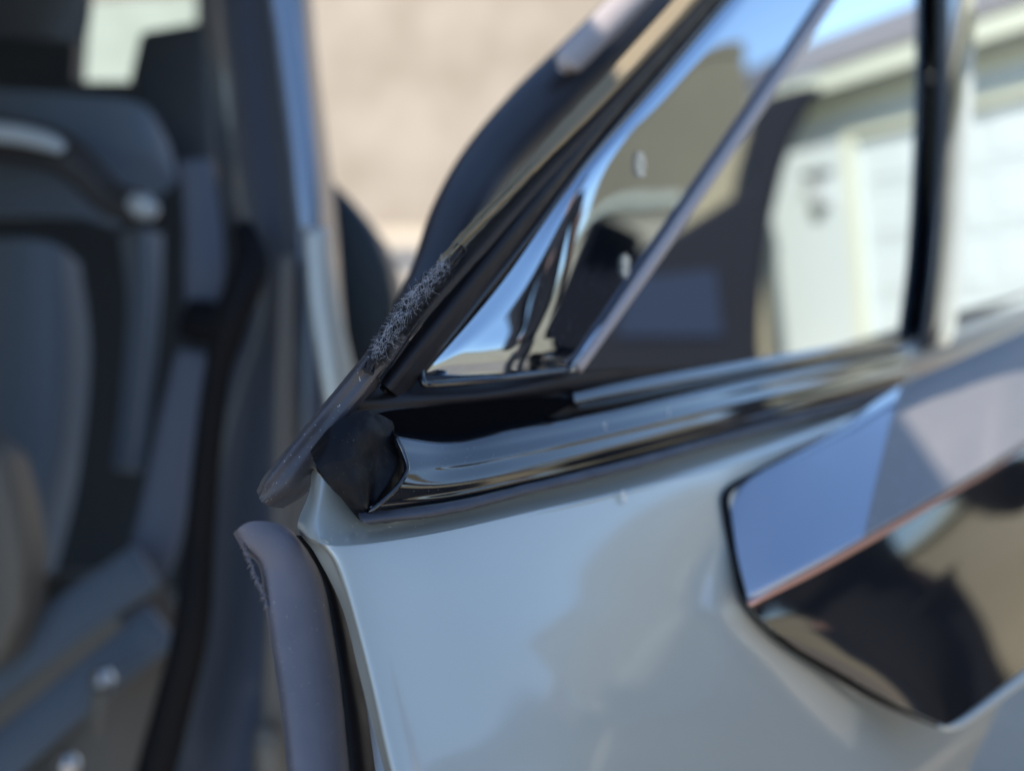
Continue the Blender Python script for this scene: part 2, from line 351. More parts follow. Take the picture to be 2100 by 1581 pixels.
# lower rubber blade of the outer lip
strip('flocked_edge', [(905, 540, 6), (960, 475, 9), (1060, 372, 12), (1148, 280, 17), (1262, 162, 19), (1405, 5, 20), (1545, -155, 21)], 0, [-.004, -.0015, .001, .003, .0025], mat('dusty_flock', (.24, .19, .125), .95, spec=.1, sheen=.0, bump=.0003, bscale=2500), thick=.002, rough=.0004, rs=600)
bl = [
 [B(526, 1006, -.004), B(545, 972, -.003), B(610, 893, -.002), B(700, 784, -.002), B(760, 709, -.002), B(800, 654, -.002)],
 [B(529, 1014, -.0005), B(551, 978, .0012), B(616, 898, .0012), B(706, 790, .0012), B(766, 715, .0012), B(806, 662, .001)],
 [B(533, 1024, .001), B(566, 988, .0028), B(630, 910, .0026), B(718, 803, .0026), B(778, 728, .0026), B(816, 674, .002)],
 [B(540, 1032, .002), B(586, 998, .0048), B(644, 925, .0044), B(730, 815, .0042), B(790, 739, .004), B(827, 686, .003)],
 [B(556, 1039, .0015), B(604, 1004, .0040), B(656, 936, .0036), B(738, 821, .0036), B(798, 745, .0034), B(834, 692, .002)],
 [B(580, 1042, -.003), B(630, 1010, -.002), B(668, 950, -.003), B(748, 828, -.003), B(808, 752, -.003), B(842, 700, -.004)],
]
loft('frame_seal_blade', bl, M['seal2'], car, nu=10, nv=8, thick=.002, rough=.00012, rs=260)
# felt flocking: thick fuzzy part above the blade
ff = bmesh.new(); ffc = [(768, 738, 22), (800, 688, 25), (840, 632, 25), (880, 585, 22), (915, 545, 16)]
def onfelt(t, f, lift):
    x0_ = 0; i = min(int(t), len(ffc) - 2); u = t - i
    x = ffc[i][0] * (1 - u) + ffc[i + 1][0] * u; y = ffc[i][1] * (1 - u) + ffc[i + 1][1] * u; h = ffc[i][2] * (1 - u) + ffc[i + 1][2] * u
    return G(x + .8 * h * f, y + .6 * h * f, .0045 + lift - .003 * f * f)
for k in range(4200):
    p = onfelt(random.uniform(0, 4), random.uniform(-1, 1), -.0005)
    q = p + Vector([random.gauss(0, .0005) for _ in range(3)]) + G.n * random.uniform(.0005, .0012)
    tube(ff, [p, (p + q) / 2 + Vector([random.gauss(0, .0003) for _ in range(3)]), q], .000045, 3, n=2, cap=False)
link('felt_flocking', ff, M['fibre2'], car, kind='stuff')
strip('felt_pad', [(755, 760, 10)] + ffc + [(950, 505, 10)], 0, [-.004, .0015, .004, .003, -.002], M['felt'], thick=.002, rough=.0006, rs=400)
fl = bmesh.new()
for k in range(420):
    t = random.uniform(.1, 4); p = onfelt(t, random.uniform(-1.15, .5), .001); pts = [p]
    d = (G(860, 600, .006) - G(770, 735, .006)).normalized() * random.choice((1, 1, -1)) + Vector([random.gauss(0, .45) for _ in range(3)])
    for s in range(random.randint(3, 6)):
        d = (d + Vector([random.gauss(0, .38) for _ in range(3)])).normalized(); p = p + d * random.uniform(.00035, .0009)
        p2 = p - G.n * (p - G.o).dot(G.n); off = (p - G.o).dot(G.n); p = p2 + G.n * min(max(off, .0046), .0056); pts.append(p)
    tube(fl, pts, .000026, 3, n=3, cap=False)
link('lint_fibres', fl, M['fibre'], car, kind='stuff')
# gloss highlight lip along top right (flocked and sunlit) and gloss tube behind
# inner weather seal loop seen behind the frame
tb = bmesh.new()
tube(tb, [P(850, 640, .36), P(890, 560, .38), P(940, 440, .40), P(1010, 330, .43), P(1110, 220, .46), P(1230, 100, .49), P(1350, -20, .52), P(1500, -170, .56)], [.008, .009, .011, .013, .015, .015, .015, .015], 20, flat=.7)
link('body_opening_seal', tb, mat('satin_black_seal', (.03, .029, .035), .36), car)
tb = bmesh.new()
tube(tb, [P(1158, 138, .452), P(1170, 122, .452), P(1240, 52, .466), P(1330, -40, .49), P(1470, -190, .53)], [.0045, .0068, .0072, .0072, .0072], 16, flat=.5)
link('seal_sun_streak', tb, mat('pale_pink_sunlight', (.42, .36, .34), .45), car)  # pale strip paints the sunlit stretch of the seal tube
fd = [
 [G(1838, 716, .002), G(1960, 668, .002), G(2090, 632, .002), G(2260, 600, .002)],
 [G(1838, 740, .006), G(1960, 712, .007), G(2090, 676, .007), G(2260, 640, .007)],
 [G(1838, 770, .005), G(1960, 762, .006), G(2090, 730, .006), G(2260, 700, .006)],
 [G(1838, 810, .0), G(1960, 820, .0), G(2090, 800, .0), G(2260, 780, .0)],
]
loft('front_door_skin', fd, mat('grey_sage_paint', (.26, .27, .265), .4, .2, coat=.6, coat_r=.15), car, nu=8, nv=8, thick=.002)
# door edge seal at lower left
es = [
 rowD([(478, 1094, -.020), (500, 1132, -.020), (531, 1162, -.020), (545, 1250, -.020), (560, 1350, -.020), (575, 1450, -.020), (592, 1600, -.020), (605, 1750, -.020)]),
 rowD([(486, 1086, -.0145), (508, 1118, -.0145), (542, 1163, -.0145), (557, 1252, -.0145), (572, 1351, -.0145), (587, 1451, -.0145), (604, 1600, -.0145), (617, 1750, -.0145)]),
 rowD([(512, 1070, -.0125), (540, 1105, -.012), (580, 1168, -.012), (598, 1260, -.012), (612, 1355, -.012), (626, 1455, -.012), (642, 1600, -.012), (658, 1750, -.012)]),
 rowD([(556, 1070, -.0125), (590, 1108, -.0115), (628, 1178, -.0115), (648, 1268, -.0115), (660, 1360, -.0115), (673, 1460, -.0115), (686, 1600, -.0115), (704, 1750, -.0115)]),
 rowD([(590, 1082, -.015), (624, 1125, -.014), (656, 1190, -.014), (674, 1278, -.014), (688, 1366, -.014), (700, 1463, -.014), (712, 1600, -.014), (730, 1750, -.014)]),
 rowD([(604, 1094, -.021), (636, 1134, -.021), (668, 1196, -.021), (686, 1284, -.021), (698, 1368, -.021), (709, 1466, -.021), (722, 1600, -.021), (740, 1750, -.021)]),
]
seal_o = loft('door_edge_seal', es, M['seal'], car, nu=12, nv=8, thick=.002, rough=.00008, rs=200)
gv = [
 rowD([(590, 1100, -.019), (622, 1140, -.019), (650, 1196, -.019), (668, 1284, -.019), (682, 1368, -.019), (694, 1466, -.019), (706, 1600, -.019), (722, 1750, -.019)]),
 rowD([(618, 1098, -.0175), (648, 1140, -.0175), (682, 1210, -.0175), (702, 1295, -.0175), (715, 1380, -.0175), (730, 1470, -.0175), (745, 1600, -.0175), (765, 1750, -.0175)]),
 rowD([(636, 1108, -.020), (668, 1148, -.020), (708, 1225, -.020), (726, 1305, -.020), (740, 1384, -.020), (755, 1474, -.020), (772, 1600, -.020), (790, 1750, -.020)]),
]
loft('seal_groove', gv, M['matte'], seal_o, nu=10, nv=6, thick=.002)
# ragged torn fringe at the top of the seal
rg = bmesh.new()
for k in range(46):
    t = k / 45; x = 492 + 58 * t ** 1.1 + random.uniform(-2, 3); y = 1094 + 150 * t + random.uniform(-3, 3)
    p = D(x, y, -.0150); q = D(x - random.uniform(4, 9), y + random.uniform(2, 10), -.0175); tube(rg, [p, (p + q) / 2 + Vector((0, 0, .0001)), q], [random.uniform(.0002, .0005), .0002, .00005], 5, n=2)
link('torn_fringe', rg, M['seal'], seal_o, kind='stuff')
# ------------------------------------------------------------------ door handle
han = empty('door_handle', D(1800, 1100, 0), car)
top = [
 rowD([(1494, 1004, -.002), (1620, 932, .008), (1730, 870, .016), (1840, 795, .024), (1960, 740, .032), (2110, 672, .042), (2300, 590, .055)]),
 rowD([(1496, 1012, -.001), (1625, 950, .012), (1740, 890, .022), (1850, 830, .032), (1980, 770, .042), (2120, 705, .052), (2310, 620, .065)]),
 rowD([(1508, 1110, .004), (1640, 1060, .018), (1760, 1000, .030), (1880, 935, .042), (2000, 870, .053), (2130, 800, .064), (2320, 700, .078)]),
 rowD([(1530, 1205, .008), (1650, 1150, .022), (1780, 1080, .035), (1890, 1018, .047), (2010, 950, .058), (2140, 870, .070), (2330, 760, .084)]),
 rowD([(1538, 1232, .008), (1660, 1166, .0225), (1785, 1095, .0355), (1895, 1032, .0475), (2015, 962, .0585), (2145, 882, .0705), (2335, 772, .0845)]),
]
def split_rows(rows, a, b, n):
    return [[cr(r, a + (b - a) * i / n) for i in range(n + 1)] for r in rows]
SP = (3.08, 2.86, 2.32, 1.96, 1.88)  # sun and shade boundary along each row of the grip top
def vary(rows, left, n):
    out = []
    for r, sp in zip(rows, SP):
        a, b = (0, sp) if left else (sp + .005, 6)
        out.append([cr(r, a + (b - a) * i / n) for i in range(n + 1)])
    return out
loft('grip_top_shaded', vary(top, True, 6), M['handle_shaded'], han, nu=4, nv=8, thick=.002)  # shaded half of one grip top, shade put into its colour
loft('grip_top_sunlit', vary(top, False, 8), M['handle_sunlit'], han, nu=4, nv=8, thick=.002)  # sunlit half of the same top, sunlight put into its paler colour
_a, _b, _c = D(1536, 1232, .0085), D(2145, 882, .071), D(1930, 1485, .021)
HN = (_b - _a).cross(_c - _a).normalized()
if HN.dot(_a - CAM) > 0: HN = -HN
def HF(x, y, o=0):
    r = ray(x, y); return CAM + r * ((_a + HN * o - CAM).dot(HN) / r.dot(HN))
face = [
 [HF(1536, 1232, -.0005), HF(1660, 1168, -.0005), HF(1785, 1098, -.0005), HF(1895, 1036, -.0005), HF(2015, 966, -.0005), HF(2145, 886, -.0005), HF(2335, 776, -.0005)],
 [HF(1548, 1252), HF(1668, 1190), HF(1792, 1122), HF(1904, 1060), HF(2024, 992), HF(2154, 912), HF(2342, 806)],
 [HF(1575, 1280, .0004), HF(1700, 1265, .001), HF(1825, 1218, .0012), HF(1935, 1165, .0012), HF(2050, 1110, .001), HF(2170, 1040, .001), HF(2360, 930)],
 [HF(1604, 1305, 0), HF(1740, 1345, .0006), HF(1870, 1345, .001), HF(1975, 1290, .001), HF(2075, 1240, .0008), HF(2190, 1170, .0006), HF(2375, 1060)],
 [HF(1640, 1332, -.001), HF(1790, 1415, -.001), HF(1925, 1482, -.001), HF(1965, 1474, -.001), HF(2100, 1372, -.001), HF(2220, 1285, -.001), HF(2400, 1170)],
]
loft('grip_face', face, M['gloss'], han, nu=10, nv=10, thick=.002)
cp = bmesh.new()
tube(cp, [HF(1536, 1238), HF(1660, 1172), HF(1785, 1102), HF(1895, 1040), HF(2015, 972), HF(2145, 892), HF(2335, 782)], [.001, .0018, .002, .0016, .001, .0005, .0004], 10)
link('trim_strip', cp, M['copper'], han)
ps = bmesh.new()
tube(ps, [D(1640, 925, .0016), D(1560, 965, .0016), D(1494, 1006, .0016), D(1490, 1060, .0016), D(1508, 1150, .0016), D(1532, 1230, .0016), D(1600, 1306, .0018), D(1700, 1372, .0015), D(1800, 1432, .0025), D(1935, 1490, .006)], [.0008, .001, .0014, .0018, .0018, .0018, .0018, .0018, .0016, .0012], 10)
link('pocket_gap_line', ps, M['black'], han)  # black tube drawn in for the dark gap around the handle
ls = bmesh.new()
tube(ls, [HF(1925, 1490, -.002), HF(1965, 1484, -.002), HF(2050, 1424, -.002), HF(2140, 1358, -.002), HF(2300, 1240, -.002)], [.0008, .0018, .0022, .0024, .0026], 12)
link('grip_lower_edge', ls, M['paint'], han)

# ------------------------------------------------------------------ cabin and body behind the open door
def prism(bm, pts, back):
    """closed slab: front outline pts, pushed back by vector"""
    f = [bm.verts.new(p) for p in pts]; b = [bm.verts.new(p + back) for p in pts]; n = len(pts)
    bm.faces.new(f); bm.faces.new(b[::-1])
    for i in range(n): bm.faces.new((f[i], b[i], b[(i + 1) % n], f[(i + 1) % n]))
def slab(name, px, d, m, thick=.05, parent=car, bev=.01, **k):
    bm = bmesh.new(); prism(bm, [P(x, y, dd) for x, y, dd in [(q[0], q[1], q[2] if len(q) > 2 else d) for q in px]], FW * thick)
    o = link(name, bm, m, parent, True, **k); bevel(o, bev, 4); return o
def pad(name, rows, d, m, bulge, parent=car, **k):
    """upholstered sheet: rows of (x, y); depth bulges toward the camera in the middle of each row"""
    rr = []
    for r in rows:
        n = len(r) - 1
        rr.append([P(x, y, d - bulge * math.sin(math.pi * i / n) ** .6) for i, (x, y) in enumerate(r)])
    return loft(name, rr, m, parent, nu=8, nv=6, thick=.02, **k)
# body side frame round the opening
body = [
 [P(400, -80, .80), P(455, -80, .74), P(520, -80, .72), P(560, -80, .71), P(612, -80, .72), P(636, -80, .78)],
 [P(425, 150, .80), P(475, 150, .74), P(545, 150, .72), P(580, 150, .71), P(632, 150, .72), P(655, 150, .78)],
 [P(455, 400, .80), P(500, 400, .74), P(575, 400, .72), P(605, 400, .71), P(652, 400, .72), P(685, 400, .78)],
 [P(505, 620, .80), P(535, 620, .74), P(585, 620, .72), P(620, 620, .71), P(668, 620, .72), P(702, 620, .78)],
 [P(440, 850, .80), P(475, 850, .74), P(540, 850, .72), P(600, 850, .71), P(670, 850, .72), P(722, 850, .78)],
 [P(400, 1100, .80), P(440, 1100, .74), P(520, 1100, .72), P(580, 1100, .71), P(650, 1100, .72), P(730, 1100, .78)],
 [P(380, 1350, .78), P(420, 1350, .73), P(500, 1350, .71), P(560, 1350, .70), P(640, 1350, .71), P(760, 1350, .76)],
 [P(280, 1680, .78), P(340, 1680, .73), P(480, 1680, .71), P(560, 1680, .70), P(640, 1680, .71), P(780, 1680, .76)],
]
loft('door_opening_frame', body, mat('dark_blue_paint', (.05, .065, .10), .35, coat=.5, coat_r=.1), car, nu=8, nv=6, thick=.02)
gs = bmesh.new()
tube(gs, [P(560, -120, .69), P(588, 60, .69), P(612, 240, .69), P(630, 400, .69), P(636, 474, .69)], [.0095, .0095, .0095, .0095, .008], 16, flat=.5)
link('frame_highlight_streak', gs, mat('pale_blue_highlight', (.17, .22, .30), .25, .3, coat=1), car)  # pale blue tube colours in the reflective streak on the frame
gs = bmesh.new()
tube(gs, [P(650, 470, .69), P(662, 600, .69), P(690, 760, .69), P(712, 900, .69)], [.008, .010, .012, .011], 16, flat=.4)
link('sage_frame_flange', gs, M['paint'], car)
gs = bmesh.new()
tube(gs, [P(590, 520, .69), P(585, 760, .69), P(582, 1000, .69), P(575, 1250, .68), P(560, 1650, .68)], [.005, .007, .009, .010, .011], 16, flat=.4)
link('brown_pinch_trim', gs, mat('brown_grey_trim', (.09, .085, .08), .6), car)
gs = bmesh.new()
tube(gs, [P(500, 470, .70), P(515, 545, .68), P(480, 640, .67), P(448, 760, .67), P(428, 900, .67), P(410, 1100, .67), P(390, 1300, .66), P(330, 1540, .66), P(280, 1720, .66)], [.008, .012, .012, .009, .009, .010, .012, .013, .013], 18)
link('opening_weather_seal', gs, M['black'], car)
slab('wheel_arch_liner', [(670, 360), (720, 410), (765, 470), (795, 540), (812, 620), (806, 700), (770, 790), (700, 860), (640, 800), (640, 420)], .92, mat('dark_liner', (.012, .02, .026), .45), .12)
# rear seat
seat = empty('rear_seat', P(150, 900, 1.1), car)
pad('backrest', [[(-120, 175), (20, 185), (160, 195), (290, 215), (345, 290)], [(-120, 260), (20, 262), (160, 270), (290, 300), (360, 350)], [(-120, 320), (20, 322), (130, 330), (240, 350), (350, 385)], [(-120, 440), (0, 440), (110, 440), (180, 450), (240, 470)]], 1.15, M['seat'], .06, seat)
pad('backrest_side_bolster', [[(-120, 500), (20, 490), (110, 500), (165, 540)], [(-120, 700), (20, 690), (120, 700), (185, 730)], [(-120, 950), (20, 940), (110, 950), (160, 980)], [(-120, 1180), (10, 1170), (60, 1180), (110, 1190)]], 1.1, M['seat'], .07, seat)
pad('backrest_fold', [[(245, 480), (290, 470), (335, 480)], [(262, 620), (295, 620), (330, 630)], [(250, 800), (280, 800), (310, 810)], [(235, 960), (262, 960), (285, 970)]], 1.08, M['seat'], .04, seat)
pad('headrest', [[(-120, -120), (40, -120), (150, -120), (190, -100)], [(-120, 0), (40, 0), (150, 10), (188, 20)], [(-120, 70), (40, 75), (130, 85), (175, 90)]], 1.2, mat('headrest_fabric', (.05, .058, .07), .8), .06, seat)
cush = [[(20, 1185), (120, 1175), (230, 1180), (340, 1190)], [(-30, 1290), (110, 1275), (230, 1280), (370, 1300)], [(-80, 1430), (90, 1400), (220, 1400), (360, 1420)], [(-120, 1700), (80, 1660), (200, 1650), (330, 1660)]]
pad('sill_trim', cush, .92, mat('taupe_sill_trim', (.085, .08, .075), .55), .03)
for pts, w_, nm, mm in (([(-60, 1420), (60, 1330), (170, 1250), (300, 1160)], .022, 'sill_ridge', 'seat'), ([(-60, 1610), (60, 1500), (200, 1380), (330, 1280)], .022, 'sill_ridge', 'seat'), ([(-60, 1500), (40, 1420), (140, 1340), (240, 1260)], .014, 'sill_groove', 'tan')):
    gs = bmesh.new(); tube(gs, [P(x, y, .86) for x, y in pts], w_, 14, flat=.4); link(nm, gs, M[mm], car)
slab('floor_side_trim', [(-80, 880), (0, 930), (28, 1030), (48, 1150), (42, 1260), (0, 1360), (-80, 1420)], .80, M['tan'], .05)
gs = bmesh.new(); tube(gs, [P(400, 330, .98), P(415, 450, .98), P(418, 560, .97), P(412, 640, .97)], [.016, .018, .019, .015], 16, flat=.3); link('belt_guide', gs, M['belt'], car)
gs = bmesh.new(); tube(gs, [P(395, 720, .95), P(372, 860, .94), P(345, 1000, .93), P(318, 1120, .92), P(290, 1200, .92)], [.014, .020, .021, .022, .018], 16, flat=.25); link('seat_belt', gs, M['belt'], car)
gs = bmesh.new(); tube(gs, [P(380, 650, .95), P(420, 660, .95), P(470, 665, .95)], [.02, .024, .018], 16, flat=.6); link('belt_anchor', gs, M['black'], car)
gs = bmesh.new(); tube(gs, [P(-100, 280, 1.02), P(20, 288, 1.02), P(120, 312, 1.02), P(180, 360, 1.02), P(225, 405, 1.02), P(290, 430, 1.02)], [.026, .026, .025, .021, .02, .02], 16, flat=.6); lever = link('seat_release_loop', gs, mat('dark_handle', (.03, .03, .033), .4), car)
gs = bmesh.new(); tube(gs, [P(-100, 266, .99), P(20, 274, .99), P(95, 290, .99), P(128, 306, .99)], [.011, .011, .010, .006], 12, flat=.5); link('pale_strip', gs, M['label'], lever)
gs = bmesh.new(); tube(gs, [P(268, 412, .99), P(292, 424, .99), P(318, 436, .99)], [.007, .013, .008], 16); link('loop_highlight', gs, M['label'], lever)  # pale blob colours in the highlight on the seat loop
st = bmesh.new(); tube(st, [P(210, 1372, .80), P(210, 1392, .80), P(208, 1408, .80)], [.006, .0105, .007], 16); striker = link('striker_bolt', st, M['steel'], car)
st = bmesh.new(); tube(st, [P(208, 1410, .80), P(204, 1460, .80), P(200, 1510, .80)], [.008, .008, .006], 12); link('bolt_shank', st, M['tan'], striker)
st = bmesh.new(); tube(st, [P(136, 1545, .80), P(138, 1565, .80), P(140, 1590, .80)], [.006, .0105, .009], 16); link('striker_bolt', st, M['steel'], car)
st = bmesh.new(); tube(st, [P(535, 1490, .66), P(548, 1530, .66), P(556, 1620, .66)], [.004, .010, .012], 12); link('sill_clip', st, M['tan'], car)
# cabin shell: far side with one window gap, floor, unseen roof
hole = (165, 405, 165)
shell = bmesh.new()
prism(shell, [P(-500, 168, 1.9), P(420, 168, 1.9), P(640, 500, 1.9), P(640, 1500, 1.9), P(-500, 1500, 1.9)], FW * .05)
prism(shell, [P(-500, -400, 1.9), P(188, -400, 1.9), P(150, 166, 1.9), P(-500, 166, 1.9)], FW * .05)
prism(shell, [P(404, -400, 1.9), P(560, -400, 1.9), P(600, 166, 1.9), P(404, 166, 1.9)], FW * .05)
link('cabin_shell', shell, M['trim'], car, smooth=False)
slab('headrest_post_cover', [(285, 62), (420, 40), (440, 330), (380, 400), (300, 300), (262, 160)], 1.3, M['trim'], .06)
rf = bmesh.new()
def toroof(p): return p + sd * ((1.5 - p.z) / sd.z)
r1, r2 = toroof(G(1146, 290, 0)), toroof(P(1150, 140, .47)); r0 = r1 + (r1 - r2) * 1.6; r3 = r2 + (r2 - r1) * 3
prism(rf, [Vector((-2.3, r0.y, 1.5)), r0, r1, r2, r3, Vector((.15, 2.0, 1.50)), Vector((-2.3, 2.6, 1.50))], Vector((0, 0, .04)))
link('unseen_shadow_roof', rf, M['paint'], car, smooth=False)  # unseen roof, its edge shaped to cast the frame's shadow line
rf = bmesh.new()
prism(rf, [Vector(p) for p in ((-2.2, -.3, .35), (-2.2, -.3, 1.49), (-2.2, 2.5, 1.49), (-2.2, 2.5, .35))], Vector((-.05, 0, 0)))
prism(rf, [Vector(p) for p in ((-2.2, -.3, .35), (-.75, -.25, .35), (-.75, -.25, 1.49), (-2.2, -.3, 1.49))], Vector((0, -.04, 0)))
prism(rf, [Vector(p) for p in ((-2.2, -.3, .33), (-.55, -.2, .33), (-.35, .6, .33), (.2, 2.0, .33), (-2.2, 2.5, .33))], Vector((0, 0, -.05)))
link('body_shell', rf, M['paint'], car, smooth=False)
# ------------------------------------------------------------------ white tufts painted in for glints, then dusting and scratches
def speck(fr, x, y, o, r, n, ln, wd=.00009):
    b = bmesh.new(); c = fr(x, y, o)
    for k in range(n):
        a_ = random.uniform(0, math.tau); q = math.sqrt(random.random()) * r
        p = c + fr.a * math.cos(a_) * q * 1.0 + fr.v * math.sin(a_) * q * 1.25
        e = p + (fr.a * random.gauss(0, 1) + fr.v * random.gauss(0, 1)).normalized() * ln + fr.n * .0001
        tube(b, [p, (p + e) / 2 + fr.n * .00015, e], wd, 3, n=1, cap=False)
    link('glint_tuft', b, M['white_fleck'], car)  # sparkling glints put in as white tufts
speck(G, 1313, 338, .0006, .0036, 300, .0009, .00008)
speck(G, 1283, 545, .0006, .0033, 170, .0009, .00008)
speck(D, 1279, 1018, .0012, .0014, 90, .0008, .00006)
speck(MF, 1240, 872, .0005, .0010, 14, .0006, .00005)
speck(MF, 1372, 845, .0005, .0010, 18, .0006, .00005)
def dusting(name, rows, n, u0, u1, v0, v1, r, par=car):
    b = bmesh.new()
    for _ in range(n):
        u = random.uniform(u0, u1); v = random.uniform(v0, v1)
        p = cr([cr(q, u) for q in rows], v); t = (CAM - p).normalized(); h = random.uniform(.4, 1) ** 2 * r
        a_ = t.orthogonal().normalized() * h; c_ = t.cross(a_)
        b.faces.new([b.verts.new(p + t * .00012 + a_ * math.cos(k_ * 1.257) * random.uniform(.6, 1.2) + c_ * math.sin(k_ * 1.257) * random.uniform(.6, 1.2)) for k_ in range(5)])
    link(name, b, M['white_fleck2'], par, kind='stuff')
dusting('glass_dust', tri, 420, .0, 3.2, .0, 3.9, .00010)
dusting('moulding_dust', mould_rows, 160, 0, 2.5, 1, 7, .00007)
dusting('paint_dust', skin_rows, 260, 1.5, 5, 1, 7, .00008)
dusting('seal_dust', es, 160, 0, 6.5, .5, 4.2, .00010)
dusting('cap_dust', cap_rows, 120, .2, 3.6, .5, 4.6, .00006)
dusting('blade_dust', bl, 130, .1, 4.6, .4, 3.6, .00007)
dusting('grip_dust', top, 260, 2.6, 5.4, .3, 3.8, .00014, han)
sc_ = bmesh.new()
for k in range(34):
    x = random.uniform(672, 880); y = 1104 - (x - 700) * .13 - random.uniform(0, 34) + (20 if x < 700 else 0)
    p = D(x, y, .0005 - .0035 * min(max((1098 - (x - 700) * .16 - y) / 30, 0), 1)); l_ = random.uniform(.0001, .0006); a_ = random.uniform(0, 3.1)
    tube(sc_, [p, p + (D.a * math.cos(a_) + D.v * math.sin(a_)) * l_], .00003, 3, n=1, cap=False)
link('paint_scratches', sc_, M['white_fleck'], car, kind='stuff')
# ------------------------------------------------------------------ houses and vehicle round the driveway
def onz(fr, x, y, z):
    p = fr(x, y); d = (p - CAM).normalized(); d = d - 2 * d.dot(fr.n) * fr.n
    return p + d * ((z - p.z) / d.z)
EAVE = 2.75
Q1, Q2 = onz(G, 1560, 225, EAVE), onz(G, 2090, 60, EAVE)
X_ = Vector((Q2.x - Q1.x, Q2.y - Q1.y, 0)); L = X_.length; X_.normalize()
Y_ = Vector((-X_.y, X_.x, 0)); 
if Y_.dot(Q1) < 0: Y_ = -Y_          # away from us
Z_ = Vector((0, 0, 1)); O_ = Vector((Q1.x, Q1.y, 0))
def wpx(x, y):                        # where a reflected pixel lands on the facade, (along, height)
    p = G(x, y); d = (p - CAM).normalized(); d = d - 2 * d.dot(G.n) * G.n
    t = (O_ - p).dot(Y_) / d.dot(Y_); q = p + d * t
    return (q - O_).dot(X_), q.z

def wallbox(name, m, par, x0, x1, y0, y1, z0, z1, **k):
    b = bmesh.new(); obox(b, O_, X_, Y_, Z_, x0, x1, y0, y1, z0, z1); return link(name, b, m, par, False, **k)
gar = empty('garage', O_)
tag(gar, 'white garage with pale sectional door, reflected in the door glass of the car', 'garage')
wallbox('wall', M['white'], gar, -1.6, 1.25, 0, .2, 0, 2.72)
wallbox('wall', M['white'], gar, 4.0, 5.2, 0, .2, 0, 2.72)
wallbox('wall', M['white'], gar, 1.25, 4.0, 0, .2, 2.2, 2.72)
wallbox('side_wall', M['white'], gar, -1.6, -1.4, .2, 5, 0, 2.72)
wallbox('side_wall', M['white'], gar, 5.0, 5.2, .2, 5, 0, 2.72)
wallbox('back_wall', M['white'], gar, -1.4, 5.0, 4.8, 5, 0, 2.72)
wallbox('door_frame', M['cream'], gar, 1.13, 1.25, -.04, 0, 0, 2.32)
wallbox('door_frame', M['cream'], gar, 4.0, 4.12, -.04, 0, 0, 2.32)
wallbox('door_frame', M['cream'], gar, 1.25, 4.0, -.04, 0, 2.2, 2.32)
for r in range(4):
    for c in range(4):
        x0 = 1.25 + c * .6875; z0 = .01 + r * .5475
        p = wallbox('door_panel', M['white'], gar, x0 + .004, x0 + .683, .06, .1, z0 + .004, z0 + .543)
        b = bmesh.new(); obox(b, O_, X_, Y_, Z_, x0 + .09, x0 + .6, .045, .06, z0 + .1, z0 + .45); bevel(link('raised_field', b, M['white'], p, False), .012, 2)
wallbox('frieze', M['cream'], gar, -1.7, 5.3, -.03, 0, 2.48, 2.6)
wallbox('eave', M['cream'], gar, -1.9, 5.5, -.42, -.38, 2.66, 2.84)
wallbox('soffit', M['white'], gar, -1.9, 5.5, -.38, .2, 2.72, 2.75)
b = bmesh.new(); prism(b, [O_ + X_ * x + Y_ * y + Z_ * z for x, y, z in ((-1.95, -.45, 2.84), (5.55, -.45, 2.84), (5.55, 2.5, 3.9), (-1.95, 2.5, 3.9))], Vector((0, 0, .06))); link('roof', b, M['shingle'], gar, False)
b = bmesh.new(); prism(b, [O_ + X_ * x + Y_ * y + Z_ * z for x, y, z in ((-1.95, 5.45, 2.84), (5.55, 5.45, 2.84), (5.55, 2.5, 3.9), (-1.95, 2.5, 3.9))], Vector((0, 0, .06))); link('roof', b, M['shingle'], gar, False)
lan = wallbox('lantern', mat('grey_lantern', (.4, .42, .42), .5), gar, .74, .9, -.16, 0, 1.6, 1.9)
b = bmesh.new(); obox(b, O_, X_, Y_, Z_, .70, .94, -.2, 0, 1.9, 1.94); link('lantern_cap', b, M['black'], lan, False)
# olive house beside it
TOP = 3.0
H1, H2 = onz(G, 1550, 92, TOP), onz(G, 1300, 60, TOP)
HX = Vector((H2.x - H1.x, H2.y - H1.y, 0)).normalized(); HY = Vector((-HX.y, HX.x, 0)); HO = Vector((H1.x, H1.y, 0))
if HY.dot(HO) < 0: HY = -HY
_p = G(1550, 300); HY = (H1 - _p); HY.z = 0; HY.normalize(); HY = (HY + HX * .1).normalized()
hs = empty('olive_house', HO); tag(hs, 'olive stucco house with flat roof beside the white garage, reflected in the quarter glass', 'house')
def hb(name, m, x0, x1, y0, y1, z0, z1, par=None):
    b = bmesh.new(); obox(b, HO, HX, HY, Z_, x0, x1, y0, y1, z0, z1); return link(name, b, m, par or hs, False)
hb('wall', M['olive'], .18, 2.6, 0, 3.5, 0, TOP - .1)
hb('parapet', M['olive'], .15, 2.63, -.03, 3.53, TOP - .1, TOP)
